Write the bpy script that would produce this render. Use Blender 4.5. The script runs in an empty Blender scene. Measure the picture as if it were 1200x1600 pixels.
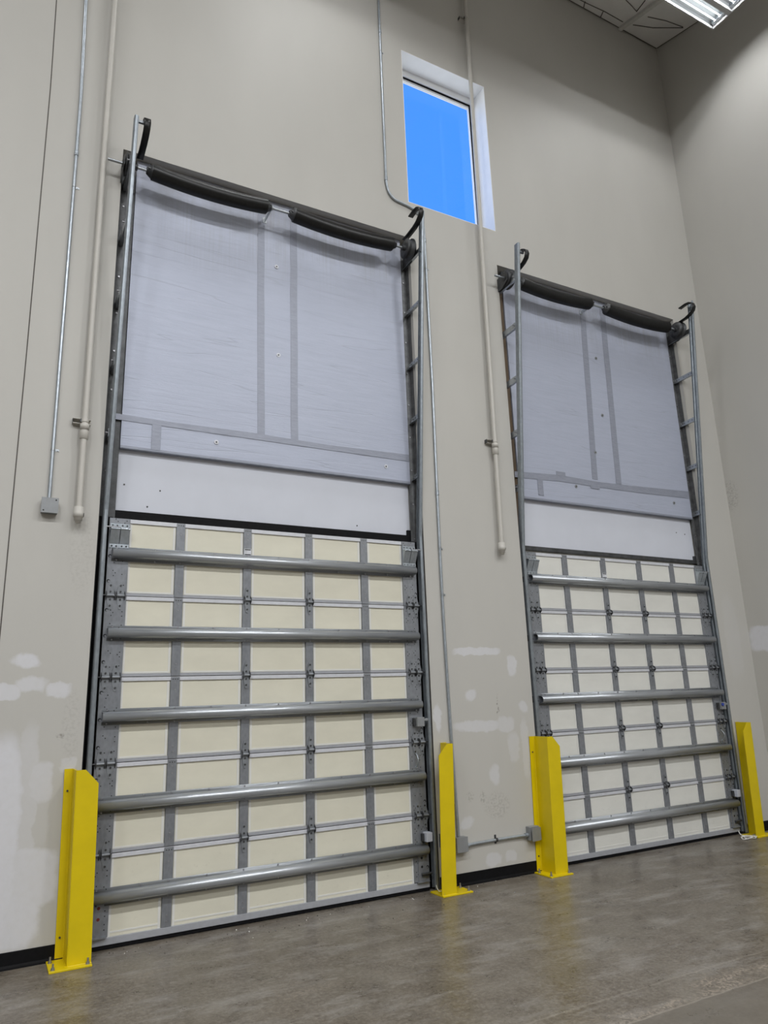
import bpy, math, random
from mathutils import Vector, Matrix
random.seed(7)
C = bpy.context.scene
COL = C.collection
PI = math.pi

# ------------------------------------------------------------------ materials
def new_mat(name):
    m = bpy.data.materials.new(name); m.use_nodes = True
    nt = m.node_tree; nt.nodes.clear()
    out = nt.nodes.new('ShaderNodeOutputMaterial')
    b = nt.nodes.new('ShaderNodeBsdfPrincipled')
    nt.links.new(b.outputs[0], out.inputs[0])
    return m, nt, b

class NB:
    """small node helper"""
    def __init__(s, nt): s.nt = nt
    def n(s, t, **kw):
        x = s.nt.nodes.new(t)
        for k, v in kw.items(): setattr(x, k, v)
        return x
    def set(s, sock, v):
        if hasattr(v, 'links') or isinstance(v, bpy.types.NodeSocket): s.nt.links.new(v, sock)
        else: sock.default_value = v
    def math(s, op, a, b=0.0, clamp=False):
        x = s.n('ShaderNodeMath', operation=op, use_clamp=clamp)
        s.set(x.inputs[0], a); s.set(x.inputs[1], b); return x.outputs[0]
    def coords(s): return s.n('ShaderNodeTexCoord').outputs['Object']
    def mapping(s, v, scale=(1, 1, 1), loc=(0, 0, 0), rot=(0, 0, 0)):
        x = s.n('ShaderNodeMapping'); s.set(x.inputs[0], v)
        x.inputs['Scale'].default_value = scale; x.inputs['Location'].default_value = loc; x.inputs['Rotation'].default_value = rot
        return x.outputs[0]
    def noise(s, v, scale, detail=3, rough=.55, dist=0):
        x = s.n('ShaderNodeTexNoise'); s.set(x.inputs['Vector'], v)
        x.inputs['Scale'].default_value = scale; x.inputs['Detail'].default_value = detail
        x.inputs['Roughness'].default_value = rough; x.inputs['Distortion'].default_value = dist
        return x.outputs['Fac']
    def ramp(s, f, stops):
        x = s.n('ShaderNodeValToRGB'); s.set(x.inputs[0], f)
        e = x.color_ramp.elements
        while len(e) < len(stops): e.new(.5)
        for i, (p, c) in enumerate(stops):
            e[i].position = p; e[i].color = (c, c, c, 1) if not isinstance(c, tuple) else tuple(c) + (1,)
        return x.outputs[0]
    def mix(s, f, a, b, mode='MIX'):
        x = s.n('ShaderNodeMix', data_type='RGBA', blend_type=mode)
        s.set(x.inputs[0], f)
        for i, v in ((6, a), (7, b)):
            if isinstance(v, tuple): v = tuple(v) + ((1,) if len(v) == 3 else ())
            s.set(x.inputs[i], v)
        return x.outputs[2]
    def bump(s, h, strength, dist=.01):
        x = s.n('ShaderNodeBump'); s.set(x.inputs['Height'], h)
        x.inputs['Strength'].default_value = strength; x.inputs['Distance'].default_value = dist
        return x.outputs[0]
    def sepxyz(s, v):
        x = s.n('ShaderNodeSeparateXYZ'); s.set(x.inputs[0], v); return x.outputs

def simple(name, col, rough=.5, metal=0.0, var=.06, nscale=20, spec=.5, bump=0.0, stretch=(1, 1, 1)):
    m, nt, b = new_mat(name); k = NB(nt)
    v = k.mapping(k.coords(), stretch)
    f = k.noise(v, nscale, 4)
    lo = tuple(c * (1 - var) for c in col); hi = tuple(min(1, c * (1 + var)) for c in col)
    nt.links.new(k.ramp(f, [(.3, lo), (.7, hi)]), b.inputs['Base Color'])
    b.inputs['Roughness'].default_value = rough; b.inputs['Metallic'].default_value = metal
    b.inputs['Specular IOR Level'].default_value = spec
    if bump: nt.links.new(k.bump(f, bump), b.inputs['Normal'])
    return m

def blob_mask(k, X, Z, blobs):
    tot = None
    for cx, cz, rx, rz, st, p in blobs:
        dx = k.math('POWER', k.math('ABSOLUTE', k.math('DIVIDE', k.math('SUBTRACT', X, cx), rx)), p)
        dz = k.math('POWER', k.math('ABSOLUTE', k.math('DIVIDE', k.math('SUBTRACT', Z, cz), rz)), p)
        d = k.math('ADD', dx, dz)
        mr = k.n('ShaderNodeMapRange', interpolation_type='SMOOTHSTEP')
        k.set(mr.inputs[0], d); mr.inputs[1].default_value = 1.35; mr.inputs[2].default_value = .4
        mr.inputs[3].default_value = 0; mr.inputs[4].default_value = st
        tot = mr.outputs[0] if tot is None else k.math('MAXIMUM', tot, mr.outputs[0])
    return tot

WALL = (.488, .475, .444)
SPACK = (.635, .635, .665)
def wall_mat(name, blobs, scuffs, use='X'):
    m, nt, b = new_mat(name); k = NB(nt)
    co = k.coords(); s = k.sepxyz(co)
    n1 = k.math('MULTIPLY', k.math('SUBTRACT', k.noise(co, 9, 4), .5), .10)
    n2 = k.math('MULTIPLY', k.math('SUBTRACT', k.noise(k.mapping(co, loc=(5, 3, 9)), 8, 4), .5), .10)
    X = k.math('ADD', s[0] if use == 'X' else s[1], n1); Z = k.math('ADD', s[2], n2)
    base = k.ramp(k.noise(k.mapping(co, (1, 1, .35)), 1.3, 4), [(.3, tuple(c * .97 for c in WALL)), (.7, tuple(c * 1.03 for c in WALL))])
    # grime creeping up from the floor, faint
    col = base
    if blobs:
        mk = k.math('MULTIPLY', blob_mask(k, X, Z, blobs), k.ramp(k.noise(co, 22, 4), [(.2, .82), (.6, 1.0)]))
        col = k.mix(mk, col, SPACK)
    if scuffs:
        mk = k.math('MULTIPLY', blob_mask(k, X, Z, scuffs), k.ramp(k.noise(co, 45, 3), [(.45, 0.), (.62, 1.)]))
        col = k.mix(mk, col, (.20, .18, .16))
    nt.links.new(col, b.inputs['Base Color'])
    b.inputs['Roughness'].default_value = .55; b.inputs['Specular IOR Level'].default_value = .35
    nt.links.new(k.bump(k.noise(co, 160, 2), .06, .004), b.inputs['Normal'])
    return m

front_blobs = [  # cx, cz, rx, rz, strength, power
    (-.655, 1.955, .10, .05, .85, 2), (-.615, 1.79, .11, .055, .7, 2), (-.77, 1.735, .10, .055, .8, 4), (-.43, 1.745, .09, .045, .75, 3),
    (-.80, .78, .20, .68, .95, 4), (-.585, .75, .07, .76, .45, 4), (-.50, .92, .07, .20, .12, 4), (-.50, 1.13, .08, .14, .6, 3), (-.335, 1.235, .06, .06, .4, 4),
    (-.55, .52, .20, .19, .8, 5), (-.62, .28, .18, .18, .85, 3), (-1.3, .75, .45, .75, .6, 4),
    (3.24, 2.02, .27, .042, .75, 4), (3.65, 1.88, .055, .10, .65, 3), (3.14, 1.61, .075, .055, .65, 2),
    (3.20, 1.33, .27, .05, .6, 3), (3.53, 1.33, .10, .07, .45, 3), (2.76, 1.42, .04, .13, .7, 2), (3.76, 1.49, .06, .06, .55, 2),
    (3.60, 1.12, .07, .14, .35, 3), (3.36, .89, .055, .09, .55, 2), (3.02, .50, .08, .06, .5, 2), (3.74, 1.10, .045, .28, .35, 3),
    (3.28, .17, .08, .06, .5, 3), (3.47, .18, .07, .05, .45, 3), (7.05, 2.2, .14, .5, .12, 3)]
front_scuffs = [(3.44, 1.52, .012, .10, .9, 2), (3.36, .62, .14, .12, .28, 2), (3.06, .72, .05, .05, .3, 2), (3.20, .70, .03, .07, .4, 2),
                (-.33, 1.5, .06, .25, .15, 2), (-.40, 1.42, .03, .02, .7, 2), (-.34, 2.75, .10, .35, .12, 2)]
M = {}
M['wall'] = wall_mat('painted_drywall_front', front_blobs, front_scuffs)
M['wall_r'] = wall_mat('painted_drywall_right', [(-.42, 2.16, .42, .155, .9, 6), (-.8, 1.4, .3, .2, .3, 3)], [(-.05, 4.0, .12, .2, .35, 2)], 'Y')
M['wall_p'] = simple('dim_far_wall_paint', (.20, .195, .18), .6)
def mk_floor():
    m, nt, b = new_mat('polished_concrete'); k = NB(nt)
    co = k.coords(); s = k.sepxyz(co)
    big = k.noise(co, .9, 6, .62, .5); mid = k.noise(k.mapping(co, loc=(3, 1, 0)), 4.5, 8, .72); fine = k.noise(co, 90, 4, .8)
    grain = k.noise(k.mapping(co, loc=(1, 8, 0)), 38, 5, .75)
    col = k.ramp(big, [(.28, (.090, .071, .053)), (.5, (.122, .102, .079)), (.72, (.165, .144, .117))])
    col = k.mix(k.math('MULTIPLY', k.ramp(mid, [(.46, 0.), (.72, 1.)]), .55), col, (.23, .21, .178))
    col = k.mix(k.math('MULTIPLY', k.ramp(mid, [(.30, 1.), (.50, 0.)]), .55), col, (.060, .047, .035))
    col = k.mix(k.math('MULTIPLY', k.ramp(grain, [(.48, 0.), (.72, 1.)]), .55), col, (.30, .275, .235))
    col = k.mix(k.math('MULTIPLY', k.ramp(grain, [(.28, 1.), (.46, 0.)]), .55), col, (.045, .036, .028))
    col = k.mix(k.math('MULTIPLY', k.ramp(fine, [(.56, 0.), (.70, 1.)]), .40), col, (.40, .37, .32))
    scr = k.noise(k.mapping(co, (1.0, 3.2, 1), rot=(0, 0, .35)), 1.7, 8, .75)
    col = k.mix(k.math('MULTIPLY', k.ramp(scr, [(.50, 0.), (.70, 1.)]), .55), col, (.34, .325, .305))
    # joint and patched strip along the dock: exposed aggregate between Y -2.70 and -2.43, smoother slab beyond
    yj = k.math('ADD', s[1], k.math('MULTIPLY', k.math('SUBTRACT', k.noise(co, 5, 3), .5), .03))
    def band(a, c, soft=.006):
        u = k.n('ShaderNodeMapRange', interpolation_type='SMOOTHSTEP'); k.set(u.inputs[0], yj); u.inputs[1].default_value = a - soft; u.inputs[2].default_value = a + soft
        w = k.n('ShaderNodeMapRange', interpolation_type='SMOOTHSTEP'); k.set(w.inputs[0], yj); w.inputs[1].default_value = c + soft; w.inputs[2].default_value = c - soft
        return k.math('MULTIPLY', u.outputs[0], w.outputs[0])
    vor = k.n('ShaderNodeTexVoronoi'); k.set(vor.inputs['Vector'], co); vor.inputs['Scale'].default_value = 75
    peb = k.mix(k.ramp(vor.outputs['Color'], [(.3, 0.), (.8, 1.)]), (.13, .11, .09), (.40, .34, .27))
    patchn = k.ramp(k.noise(k.mapping(co, (1, 3, 1)), 2.0, 4), [(.40, 0.), (.58, 1.)])
    col = k.mix(k.math('MULTIPLY', k.math('MULTIPLY', band(-2.70, -2.55, .05), patchn), .75), col, peb)
    # sparse aggregate showing elsewhere
    patch2 = k.ramp(k.noise(k.mapping(co, (1, 2.2, 1), loc=(7, 4, 0)), 1.6, 5, .65), [(.56, 0.), (.68, 1.)])
    col = k.mix(k.math('MULTIPLY', patch2, .22), col, peb)
    col = k.mix(k.math('MULTIPLY', band(-60, -2.71, .006), .75), col, k.ramp(mid, [(.3, (.120, .104, .084)), (.7, (.150, .132, .109))]))
    col = k.mix(k.math('MULTIPLY', band(-2.436, -2.424, .008), .30), col, (.36, .33, .28))
    col = k.mix(k.math('MULTIPLY', band(-2.712, -2.702, .006), .35), col, (.38, .35, .30))
    nt.links.new(col, b.inputs['Base Color'])
    nt.links.new(k.ramp(mid, [(.3, .24), (.7, .40)]), b.inputs['Roughness'])
    b.inputs['Specular IOR Level'].default_value = .38
    nt.links.new(k.bump(k.math('ADD', grain, k.noise(co, 14, 5, .7)), .10, .006), b.inputs['Normal'])
    return m
M['floor'] = mk_floor()
M['ceil'] = simple('white_ceiling_insulation', (.78, .77, .75), .6, 0, .05, 3, .3, .25)
M['crease'] = simple('dark_seam', (.09, .08, .072), .8)
M['beam'] = simple('pale_painted_steel', (.62, .61, .58), .5)
M['black'] = simple('black_rubber', (.006, .006, .007), .6, 0, .2, 30, .12)
M['blackmetal'] = simple('oiled_black_steel', (.009, .009, .009), .36, 0, .3, 40, .35)
M['darksteel'] = simple('dark_grimy_steel', (.075, .077, .080), .5, .6, .3, 18)
M['jambshade'] = simple('brown_jamb_shade', (.10, .088, .076), .6, 0, .15, 14)  # dark brown colour standing in for shade on the jamb return
M['angle'] = simple('grimy_grey_angle', (.125, .128, .132), .5, .4, .3, 18)
M['brownjamb'] = simple('brown_stained_wood', (.10, .065, .035), .6, 0, .25, 25, stretch=(1, 1, .1))
def galv(name, col, rough, metal):
    m, nt, b = new_mat(name); k = NB(nt); co = k.coords()
    vor = k.n('ShaderNodeTexVoronoi'); k.set(vor.inputs['Vector'], k.mapping(co, (1, 1, .6))); vor.inputs['Scale'].default_value = 45
    f = k.math('ADD', k.math('MULTIPLY', vor.outputs['Distance'], .4), k.math('MULTIPLY', k.noise(co, 8, 4), .7))
    nt.links.new(k.ramp(f, [(.3, tuple(c * .86 for c in col)), (.8, tuple(c * 1.14 for c in col))]), b.inputs['Base Color'])
    nt.links.new(k.ramp(k.noise(co, 13, 3), [(.3, rough * .85), (.7, rough * 1.2)]), b.inputs['Roughness'])
    b.inputs['Metallic'].default_value = metal
    return m
M['galv'] = galv('galvanised_steel', (.40, .425, .45), .34, .85)
M['galvb'] = galv('bright_galvanised_steel', (.40, .44, .48), .38, .7)
M['track'] = galv('weathered_galvanised_track', (.28, .31, .34), .40, .7)
M['strut'] = simple('rolled_galvanised_strut', (.40, .42, .445), .32, .6, .10, 7, .5, 0, (.5, 3, 3))
M['stile'] = galv('grey_zinc_plate', (.255, .268, .292), .36, .45)
M['hinge'] = galv('hinge_zinc_plate', (.24, .255, .275), .45, .4)
M['alu'] = simple('grey_white_rail', (.60, .61, .65), .45, .1, .04, 30)
M['alu2'] = simple('dull_grey_rail', (.36, .37, .40), .5, .1, .05, 30)
M['hole'] = simple('punched_hole', (.015, .015, .016), .9)
M['bolt'] = simple('zinc_bolt', (.34, .34, .36), .4, .7)
def foam(name, col):
    m, nt, b = new_mat(name); k = NB(nt); co = k.coords()
    f = k.noise(k.mapping(co, (1, 1, 2.2)), 2.6, 5, .6)
    c = k.ramp(f, [(.3, tuple(x * .95 for x in col)), (.7, tuple(x * 1.04 for x in col))])
    sm = k.noise(k.mapping(co, (1.2, 1, 2.0), loc=(2, 0, 5)), 14, 5, .7)
    s = k.sepxyz(co)
    low = k.n('ShaderNodeMapRange'); k.set(low.inputs[0], s[2]); low.inputs[1].default_value = .9; low.inputs[2].default_value = .1
    c = k.mix(k.math('MULTIPLY', k.math('MULTIPLY', k.ramp(sm, [(.60, 0.), (.74, 1.)]), low.outputs[0]), .35), c, (.25, .22, .18))
    nt.links.new(c, b.inputs['Base Color']); b.inputs['Roughness'].default_value = .5; b.inputs['Specular IOR Level'].default_value = .4
    return m
M['cream'] = foam('cream_insulated_panel', (.675, .65, .54))
M['white'] = foam('off_white_insulated_panel', (.70, .695, .65))
def mk_foil():
    m, nt, b = new_mat('blue_grey_foil_facing'); k = NB(nt); co = k.coords()
    wr = k.noise(k.mapping(co, (.55, 1, 5), rot=(0, .05, 0)), 5, 6, .65, .4)
    fine = k.noise(k.mapping(co, (1, 1, 6)), 40, 4, .6)
    crv = k.noise(k.mapping(co, (.10, 1, 2.6), rot=(0, -.03, 0)), 3.4, 1, .3)
    crease = k.ramp(k.math('ABSOLUTE', k.math('SUBTRACT', crv, .5)), [(0., 1.), (.006, 0.)])
    vert = k.noise(k.mapping(co, (26, 1, .5)), 2, 3)
    c = k.ramp(wr, [(.25, (.385, .415, .51)), (.75, (.43, .46, .56))])
    s = k.sepxyz(co)
    hi = k.n('ShaderNodeMapRange'); k.set(hi.inputs[0], s[2]); hi.inputs[1].default_value = 1.7; hi.inputs[2].default_value = 2.6
    st = k.math('MULTIPLY', k.math('MULTIPLY', k.ramp(vert, [(.42, 0.), (.62, 1.)]), hi.outputs[0]), k.ramp(k.noise(co, 2.2, 3), [(.4, 0.), (.6, .55)]))
    c = k.mix(st, c, (.30, .30, .32))
    grime = k.math('MULTIPLY', k.math('MULTIPLY', hi.outputs[0], hi.outputs[0]), k.ramp(k.noise(k.mapping(co, loc=(4, 2, 1)), 3.0, 5, .6), [(.35, .0), (.62, .55)]))
    c = k.mix(grime, c, (.22, .22, .235))
    c = k.mix(k.math('MULTIPLY', crease, .22), c, (.27, .28, .33))
    nt.links.new(c, b.inputs['Base Color']); b.inputs['Roughness'].default_value = .48; b.inputs['Metallic'].default_value = .12
    h = k.math('ADD', k.math('MULTIPLY', wr, 1.0), k.math('ADD', k.math('MULTIPLY', fine, .25), k.math('MULTIPLY', crease, -.5)))
    nt.links.new(k.bump(h, .22, .010), b.inputs['Normal'])
    return m
M['foil'] = mk_foil()
M['edge'] = simple('pale_panel_edge', (.70, .695, .66), .5, 0, .03, 10)
M['tape'] = simple('grey_foil_tape', (.275, .293, .355), .45, .15, .07, 14, .5, .15, (1, 1, 4))
M['board'] = simple('white_insulation_board', (.585, .605, .67), .55, 0, .03, 2.5, .3)
M['yellow'] = simple('yellow_safety_paint', (.66, .50, .0), .40, 0, .05, 6, .5, .04)
M['beigepipe'] = simple('beige_painted_pipe', (.51, .49, .45), .45, 0, .03, 10)
M['greybox'] = simple('grey_steel_box', (.27, .28, .29), .5, .3, .06, 20)
M['palebox'] = simple('pale_grey_plastic', (.50, .52, .58), .5, 0, .03, 20)
M['blue'] = simple('blue_plastic', (.03, .06, .35), .4)
M['winwhite'] = simple('white_window_paint', (.84, .84, .84), .45, 0, .02, 8)
M['cord'] = simple('white_cord', (.72, .71, .68), .5)
M['sticker'] = simple('white_sticker', (.62, .63, .66), .5)
M['lampwhite'] = simple('white_enamel_reflector', (.38, .38, .38), .4, .1, .02, 5)
M['red'] = simple('red_plug', (.16, .02, .015), .6)
m, nt, b = new_mat('lit_fluorescent_tube')
b.inputs['Base Color'].default_value = (.9, .95, 1, 1); b.inputs['Emission Color'].default_value = (.86, .96, 1, 1); b.inputs['Emission Strength'].default_value = 6
m.cycles.emission_sampling = 'NONE'; M['tube'] = m
m = bpy.data.materials.new('window_glass'); m.use_nodes = True; nt = m.node_tree; nt.nodes.clear(); k = NB(nt)
out = k.n('ShaderNodeOutputMaterial'); tr = k.n('ShaderNodeBsdfTransparent'); gl = k.n('ShaderNodeBsdfGlossy'); mx = k.n('ShaderNodeMixShader')
tr.inputs[0].default_value = (.96, .98, 1, 1); gl.inputs['Roughness'].default_value = .02
k.set(mx.inputs[0], k.math('ADD', k.math('MULTIPLY', k.noise(k.coords(), 3, 2), .02), .02)); nt.links.new(tr.outputs[0], mx.inputs[1]); nt.links.new(gl.outputs[0], mx.inputs[2]); nt.links.new(mx.outputs[0], out.inputs[0])
M['glass'] = m

# ------------------------------------------------------------------ mesh builder
class MB:
    def __init__(s): s.v = []; s.f = []; s.m = []; s.s = []
    def add(s, vs, fs, m=0, smooth=False):
        o = len(s.v); s.v += [tuple(p) for p in vs]
        for f in fs: s.f.append([i + o for i in f]); s.m.append(m); s.s.append(smooth)
        return s
    def box(s, x0, x1, y0, y1, z0, z1, m=0):
        v = [(x, y, z) for x in (x0, x1) for y in (y0, y1) for z in (z0, z1)]
        return s.add(v, [(0, 1, 3, 2), (4, 6, 7, 5), (0, 4, 5, 1), (2, 3, 7, 6), (0, 2, 6, 4), (1, 5, 7, 3)], m)
    def loft(s, rings, m=0, closed=True, caps=True, smooth=False):
        n = len(rings[0]); v = [p for r in rings for p in r]; f = []
        for i in range(len(rings) - 1):
            for j in range(n if closed else n - 1):
                k = (j + 1) % n
                f.append((i * n + j, i * n + k, (i + 1) * n + k, (i + 1) * n + j))
        s.add(v, f, m, smooth)
        if caps: s.add(rings[0], [list(range(n))[::-1]], m); s.add(rings[-1], [list(range(n))], m)
        return s
    def ext(s, poly, vec, m=0, smooth=False):
        a = [Vector(p) for p in poly]; b = [p + Vector(vec) for p in a]
        return s.loft([a, b], m, True, True, smooth)
    def tube(s, path, r, seg=12, m=0, caps=True):
        path = [Vector(p) for p in path]; rings = []; prev = None
        rr = r if isinstance(r, (list, tuple)) else [r] * len(path)
        for i, p in enumerate(path):
            t = (path[min(i + 1, len(path) - 1)] - path[max(i - 1, 0)]).normalized()
            if prev is None:
                u = t.orthogonal().normalized()
            else:
                u = (prev - t * prev.dot(t)).normalized()
            prev = u; w = t.cross(u)
            rings.append([p + (u * math.cos(2 * PI * j / seg) + w * math.sin(2 * PI * j / seg)) * rr[i] for j in range(seg)])
        return s.loft(rings, m, True, caps, True)
    def cyl(s, c, axis, r, h, seg=14, m=0):
        c = Vector(c); a = Vector(axis).normalized(); u = a.orthogonal().normalized(); w = a.cross(u)
        ring = [c + (u * math.cos(2 * PI * j / seg) + w * math.sin(2 * PI * j / seg)) * r for j in range(seg)]
        v = ring + [p + a * h for p in ring]
        s.add(v, [(j, (j + 1) % seg, seg + (j + 1) % seg, seg + j) for j in range(seg)], m, True)
        s.add(ring, [list(range(seg))[::-1]], m); s.add([p + a * h for p in ring], [list(range(seg))], m)
        return s
    def disc(s, c, r, m=0, seg=8, n=(0, -1, 0)):
        c = Vector(c); a = Vector(n); u = a.orthogonal().normalized(); w = a.cross(u)
        return s.add([c + (u * math.cos(2 * PI * j / seg) + w * math.sin(2 * PI * j / seg)) * r for j in range(seg)], [list(range(seg))], m)
    def build(s, name, mats, parent=None, org=(0, 0, 0), bevel=0):
        me = bpy.data.meshes.new(name)
        o = Vector(org); me.from_pydata([tuple(Vector(p) - o) for p in s.v], [], s.f)
        for mm in (mats if isinstance(mats, (list, tuple)) else [mats]): me.materials.append(M[mm])
        for p, mi, sm in zip(me.polygons, s.m, s.s): p.material_index = mi; p.use_smooth = sm
        bm_fix(me)
        ob = bpy.data.objects.new(name, me); COL.objects.link(ob)
        if parent is not None: ob.parent = parent
        else: ob.location = o
        if bevel:
            b = ob.modifiers.new('bevel', 'BEVEL'); b.width = bevel; b.segments = 2; b.limit_method = 'ANGLE'; b.angle_limit = .7
        return ob
import bmesh
def bm_fix(me):
    bm = bmesh.new(); bm.from_mesh(me); bmesh.ops.recalc_face_normals(bm, faces=bm.faces); bm.to_mesh(me); bm.free()

def sheet(pts, t):
    """closed polygon of an open 2-D polyline given thickness t (to its left)"""
    n = len(pts); off = []
    for i in range(n):
        a = Vector(pts[max(i - 1, 0)]); b = Vector(pts[i]); c = Vector(pts[min(i + 1, n - 1)])
        d1 = (b - a).normalized() if i > 0 else (c - b).normalized(); d2 = (c - b).normalized() if i < n - 1 else d1
        n1 = Vector((-d1.y, d1.x)); n2 = Vector((-d2.y, d2.x)); nn = (n1 + n2).normalized()
        off.append(tuple(b + nn * t / max(.4, nn.dot(n1))))
    return list(pts), off
def sheet_loft(mb, pts, t, place, a, b, m=0, smooth=False):
    """loft a bent sheet profile between two stations; place(p, station) -> 3-D point"""
    i, o = sheet(pts, t); n = len(i)
    v = [place(p, a) for p in i] + [place(p, a) for p in o] + [place(p, b) for p in i] + [place(p, b) for p in o]
    f, g = [], []
    for j in range(n - 1):
        f.append((j, j + 1, 2 * n + j + 1, 2 * n + j)); f.append((n + j, 3 * n + j, 3 * n + j + 1, n + j + 1))
        g.append((j, n + j, n + j + 1, j + 1)); g.append((2 * n + j, 2 * n + j + 1, 3 * n + j + 1, 3 * n + j))
    g.append((0, 2 * n, 3 * n, n)); g.append((n - 1, 2 * n - 1, 4 * n - 1, 3 * n - 1))
    o_ = len(mb.v); mb.v += [tuple(p) for p in v]
    for q in f: mb.f.append([x + o_ for x in q]); mb.m.append(m); mb.s.append(smooth)
    for q in g: mb.f.append([x + o_ for x in q]); mb.m.append(m); mb.s.append(False)

def tag(o, label, cat, group=None, kind=None):
    o['label'] = label; o['category'] = cat
    if group: o['group'] = group
    if kind: o['kind'] = kind
    return o
def thing(name, loc, label, cat, group=None, kind=None):
    o = bpy.data.objects.new(name, None); o.empty_display_size = .1; COL.objects.link(o); o.location = loc
    return tag(o, label, cat, group, kind)
def struct(o, label=None, cat=None):
    o['kind'] = 'structure'
    if label: o['label'] = label
    if cat: o['category'] = cat
    return o

# ------------------------------------------------------------------ camera
F, CX, CY, CZ, YA, PT, RL = 1128.106, -0.9142, -5.7839, 1.6158, 0.50376, 0.25151, -0.034209
ca, sa, cb, sb, cr, sr = math.cos(YA), math.sin(YA), math.cos(PT), math.sin(PT), math.cos(RL), math.sin(RL)
fw = Vector((sa * cb, ca * cb, sb)); ri = Vector((ca, -sa, 0)); up = ri.cross(fw)
r_ = cr * ri + sr * up; u_ = -sr * ri + cr * up
cam = bpy.data.cameras.new('camera'); co = bpy.data.objects.new('camera', cam); COL.objects.link(co)
mw = Matrix.Identity(4)
for i in range(3): mw[i][0] = r_[i]; mw[i][1] = u_[i]; mw[i][2] = -fw[i]
mw.translation = Vector((CX, CY, CZ)); co.matrix_world = mw
cam.sensor_fit = 'VERTICAL'; cam.sensor_height = 36; cam.lens = F * 36 / 1600; cam.clip_end = 200
C.camera = co

# ------------------------------------------------------------------ room shell
XR = 7.36; XL = -9.0; YB = -24.0; ZC = 11.17; ZT = 6.41
OP = [(-.2415, 2.70), (3.873, 6.81)]           # the two door recesses
WX0, WX1, WZ0, WZ1 = 2.71, 3.895, 6.86, 8.92   # window opening
def grid_wall(mb, xs, zs, skip, y0, y1, m=0):
    for i in range(len(xs) - 1):
        for j in range(len(zs) - 1):
            cx, cz = (xs[i] + xs[i + 1]) / 2, (zs[j] + zs[j + 1]) / 2
            if not skip(cx, cz): mb.box(xs[i], xs[i + 1], y0, y1, zs[j], zs[j + 1], m)
in_win = lambda x, z: WX0 < x < WX1 and WZ0 < z < WZ1
in_door = lambda x, z: any(a < x < b for a, b in OP) and z < ZT
wb = MB()
xs = [XL, OP[0][0], OP[0][1], WX0, OP[1][0], WX1, OP[1][1], XR + .3]; xs.sort()
zs = [0, ZT, WZ0, WZ1, ZC + .3]
grid_wall(wb, xs, zs, lambda x, z: in_win(x, z) or in_door(x, z), 0, .14)
grid_wall(wb, [XL, WX0, WX1, XR + .3], [0, WZ0, WZ1, ZC + .3], in_win, .14, .36)
# dissolve the inner box walls: keep only outer faces
def weld(ob):
    bm = bmesh.new(); bm.from_mesh(ob.data); bmesh.ops.remove_doubles(bm, verts=bm.verts, dist=1e-5)
    seen = {}
    for f in bm.faces: seen.setdefault(tuple(sorted(v.index for v in f.verts)), []).append(f)
    dead = [f for l in seen.values() if len(l) > 1 for f in l]
    bmesh.ops.delete(bm, geom=dead, context='FACES'); bmesh.ops.recalc_face_normals(bm, faces=bm.faces); bm.to_mesh(ob.data); bm.free()
w = wb.build('wall_front', 'wall'); weld(w); struct(w)
struct(MB().box(XR, XR + .3, YB, 0, 0, ZC).build('wall_right', 'wall_r'))
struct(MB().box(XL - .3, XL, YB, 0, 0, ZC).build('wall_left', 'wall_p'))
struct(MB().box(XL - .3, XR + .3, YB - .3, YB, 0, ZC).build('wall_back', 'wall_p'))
struct(MB().box(XL - .3, XR + .3, YB - .3, .36, -.2, 0).build('floor', 'floor'))
# ceiling: insulation facing, its first strip pulled up to the wall, with dark seams
cbm = MB()
prof = [(0, ZC), (-.75, 10.95), (YB, 10.95), (YB, 11.4), (0, 11.4)]
cbm.loft([[(x, y, z) for y, z in prof] for x in (XL, XR)], 0)
def seam(pts, wd=.012):
    for a, b in zip(pts[:-1], pts[1:]):
        a = Vector(a); b = Vector(b); d = (b - a).normalized(); n = Vector((0, -.281, -.96)); s_ = d.cross(n).normalized() * wd / 2
        cbm.ext([a - s_ + n * .0, a + s_, b + s_, b - s_], n * .012, 1)
for q in ([(6.7, -0.4, 11.053), (6.964, -0.49, 11.026), (7.266, -0.541, 11.011)], [(6.66, -0.169, 11.12), (6.935, -0.289, 11.085), (7.277, -0.532, 11.014)],
          [(6.204, -0.454, 11.037), (6.353, -0.422, 11.046), (6.49, -0.384, 11.057)], [(5.3, -.09, 11.144), (5.79, -0.104, 11.14), (6.136, -0.13, 11.132), (6.497, -0.128, 11.133)],
          [(5.765, -0.117, 11.136), (5.84, -0.01, 11.167)], [(6.171, -0.011, 11.167), (6.114, -0.115, 11.136)], [(6.49, -0.384, 11.057), (6.416, -0.601, 10.994)],
          [(7.34, -.02, 11.165), (7.34, -.74, 10.953)], [(5.0, -.012, 11.166), (7.34, -.012, 11.166)]):
    seam(q, .008)
struct(cbm.build('ceiling', ['ceil', 'crease']))
bb = MB()
for x0 in (-6.4, -2.1, 2.2, 6.535):
    path = [(0, 11.17), (-.75, 10.95), (YB, 10.95)]
    bb.loft([[(x0, y, z + .02), (x0 + .055, y, z + .02), (x0 + .055, y, z - .045), (x0, y, z - .045)] for y, z in path])
struct(bb.build('ceiling_beam', 'beam'))
# black rubber base
def base(name, pts, x=True):
    p = MB()
    for a, b in pts:
        pr = [(0, 0), (-.016, 0), (-.014, .012), (-.008, .025), (-.008, .10), (0, .102)]
        if x: p.loft([[(q, y, z) for y, z in pr] for q in (a, b)])
        else: p.loft([[(XR + y, q, z) for y, z in pr] for q in (a, b)])
    return struct(p.build(name, 'black'))
base('baseboard_left', [(XL, OP[0][0])]); base('baseboard_front', [(OP[0][1], OP[1][0])]); base('baseboard_corner', [(OP[1][1], XR)]); base('baseboard_right', [(YB, -.017)], False)
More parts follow.
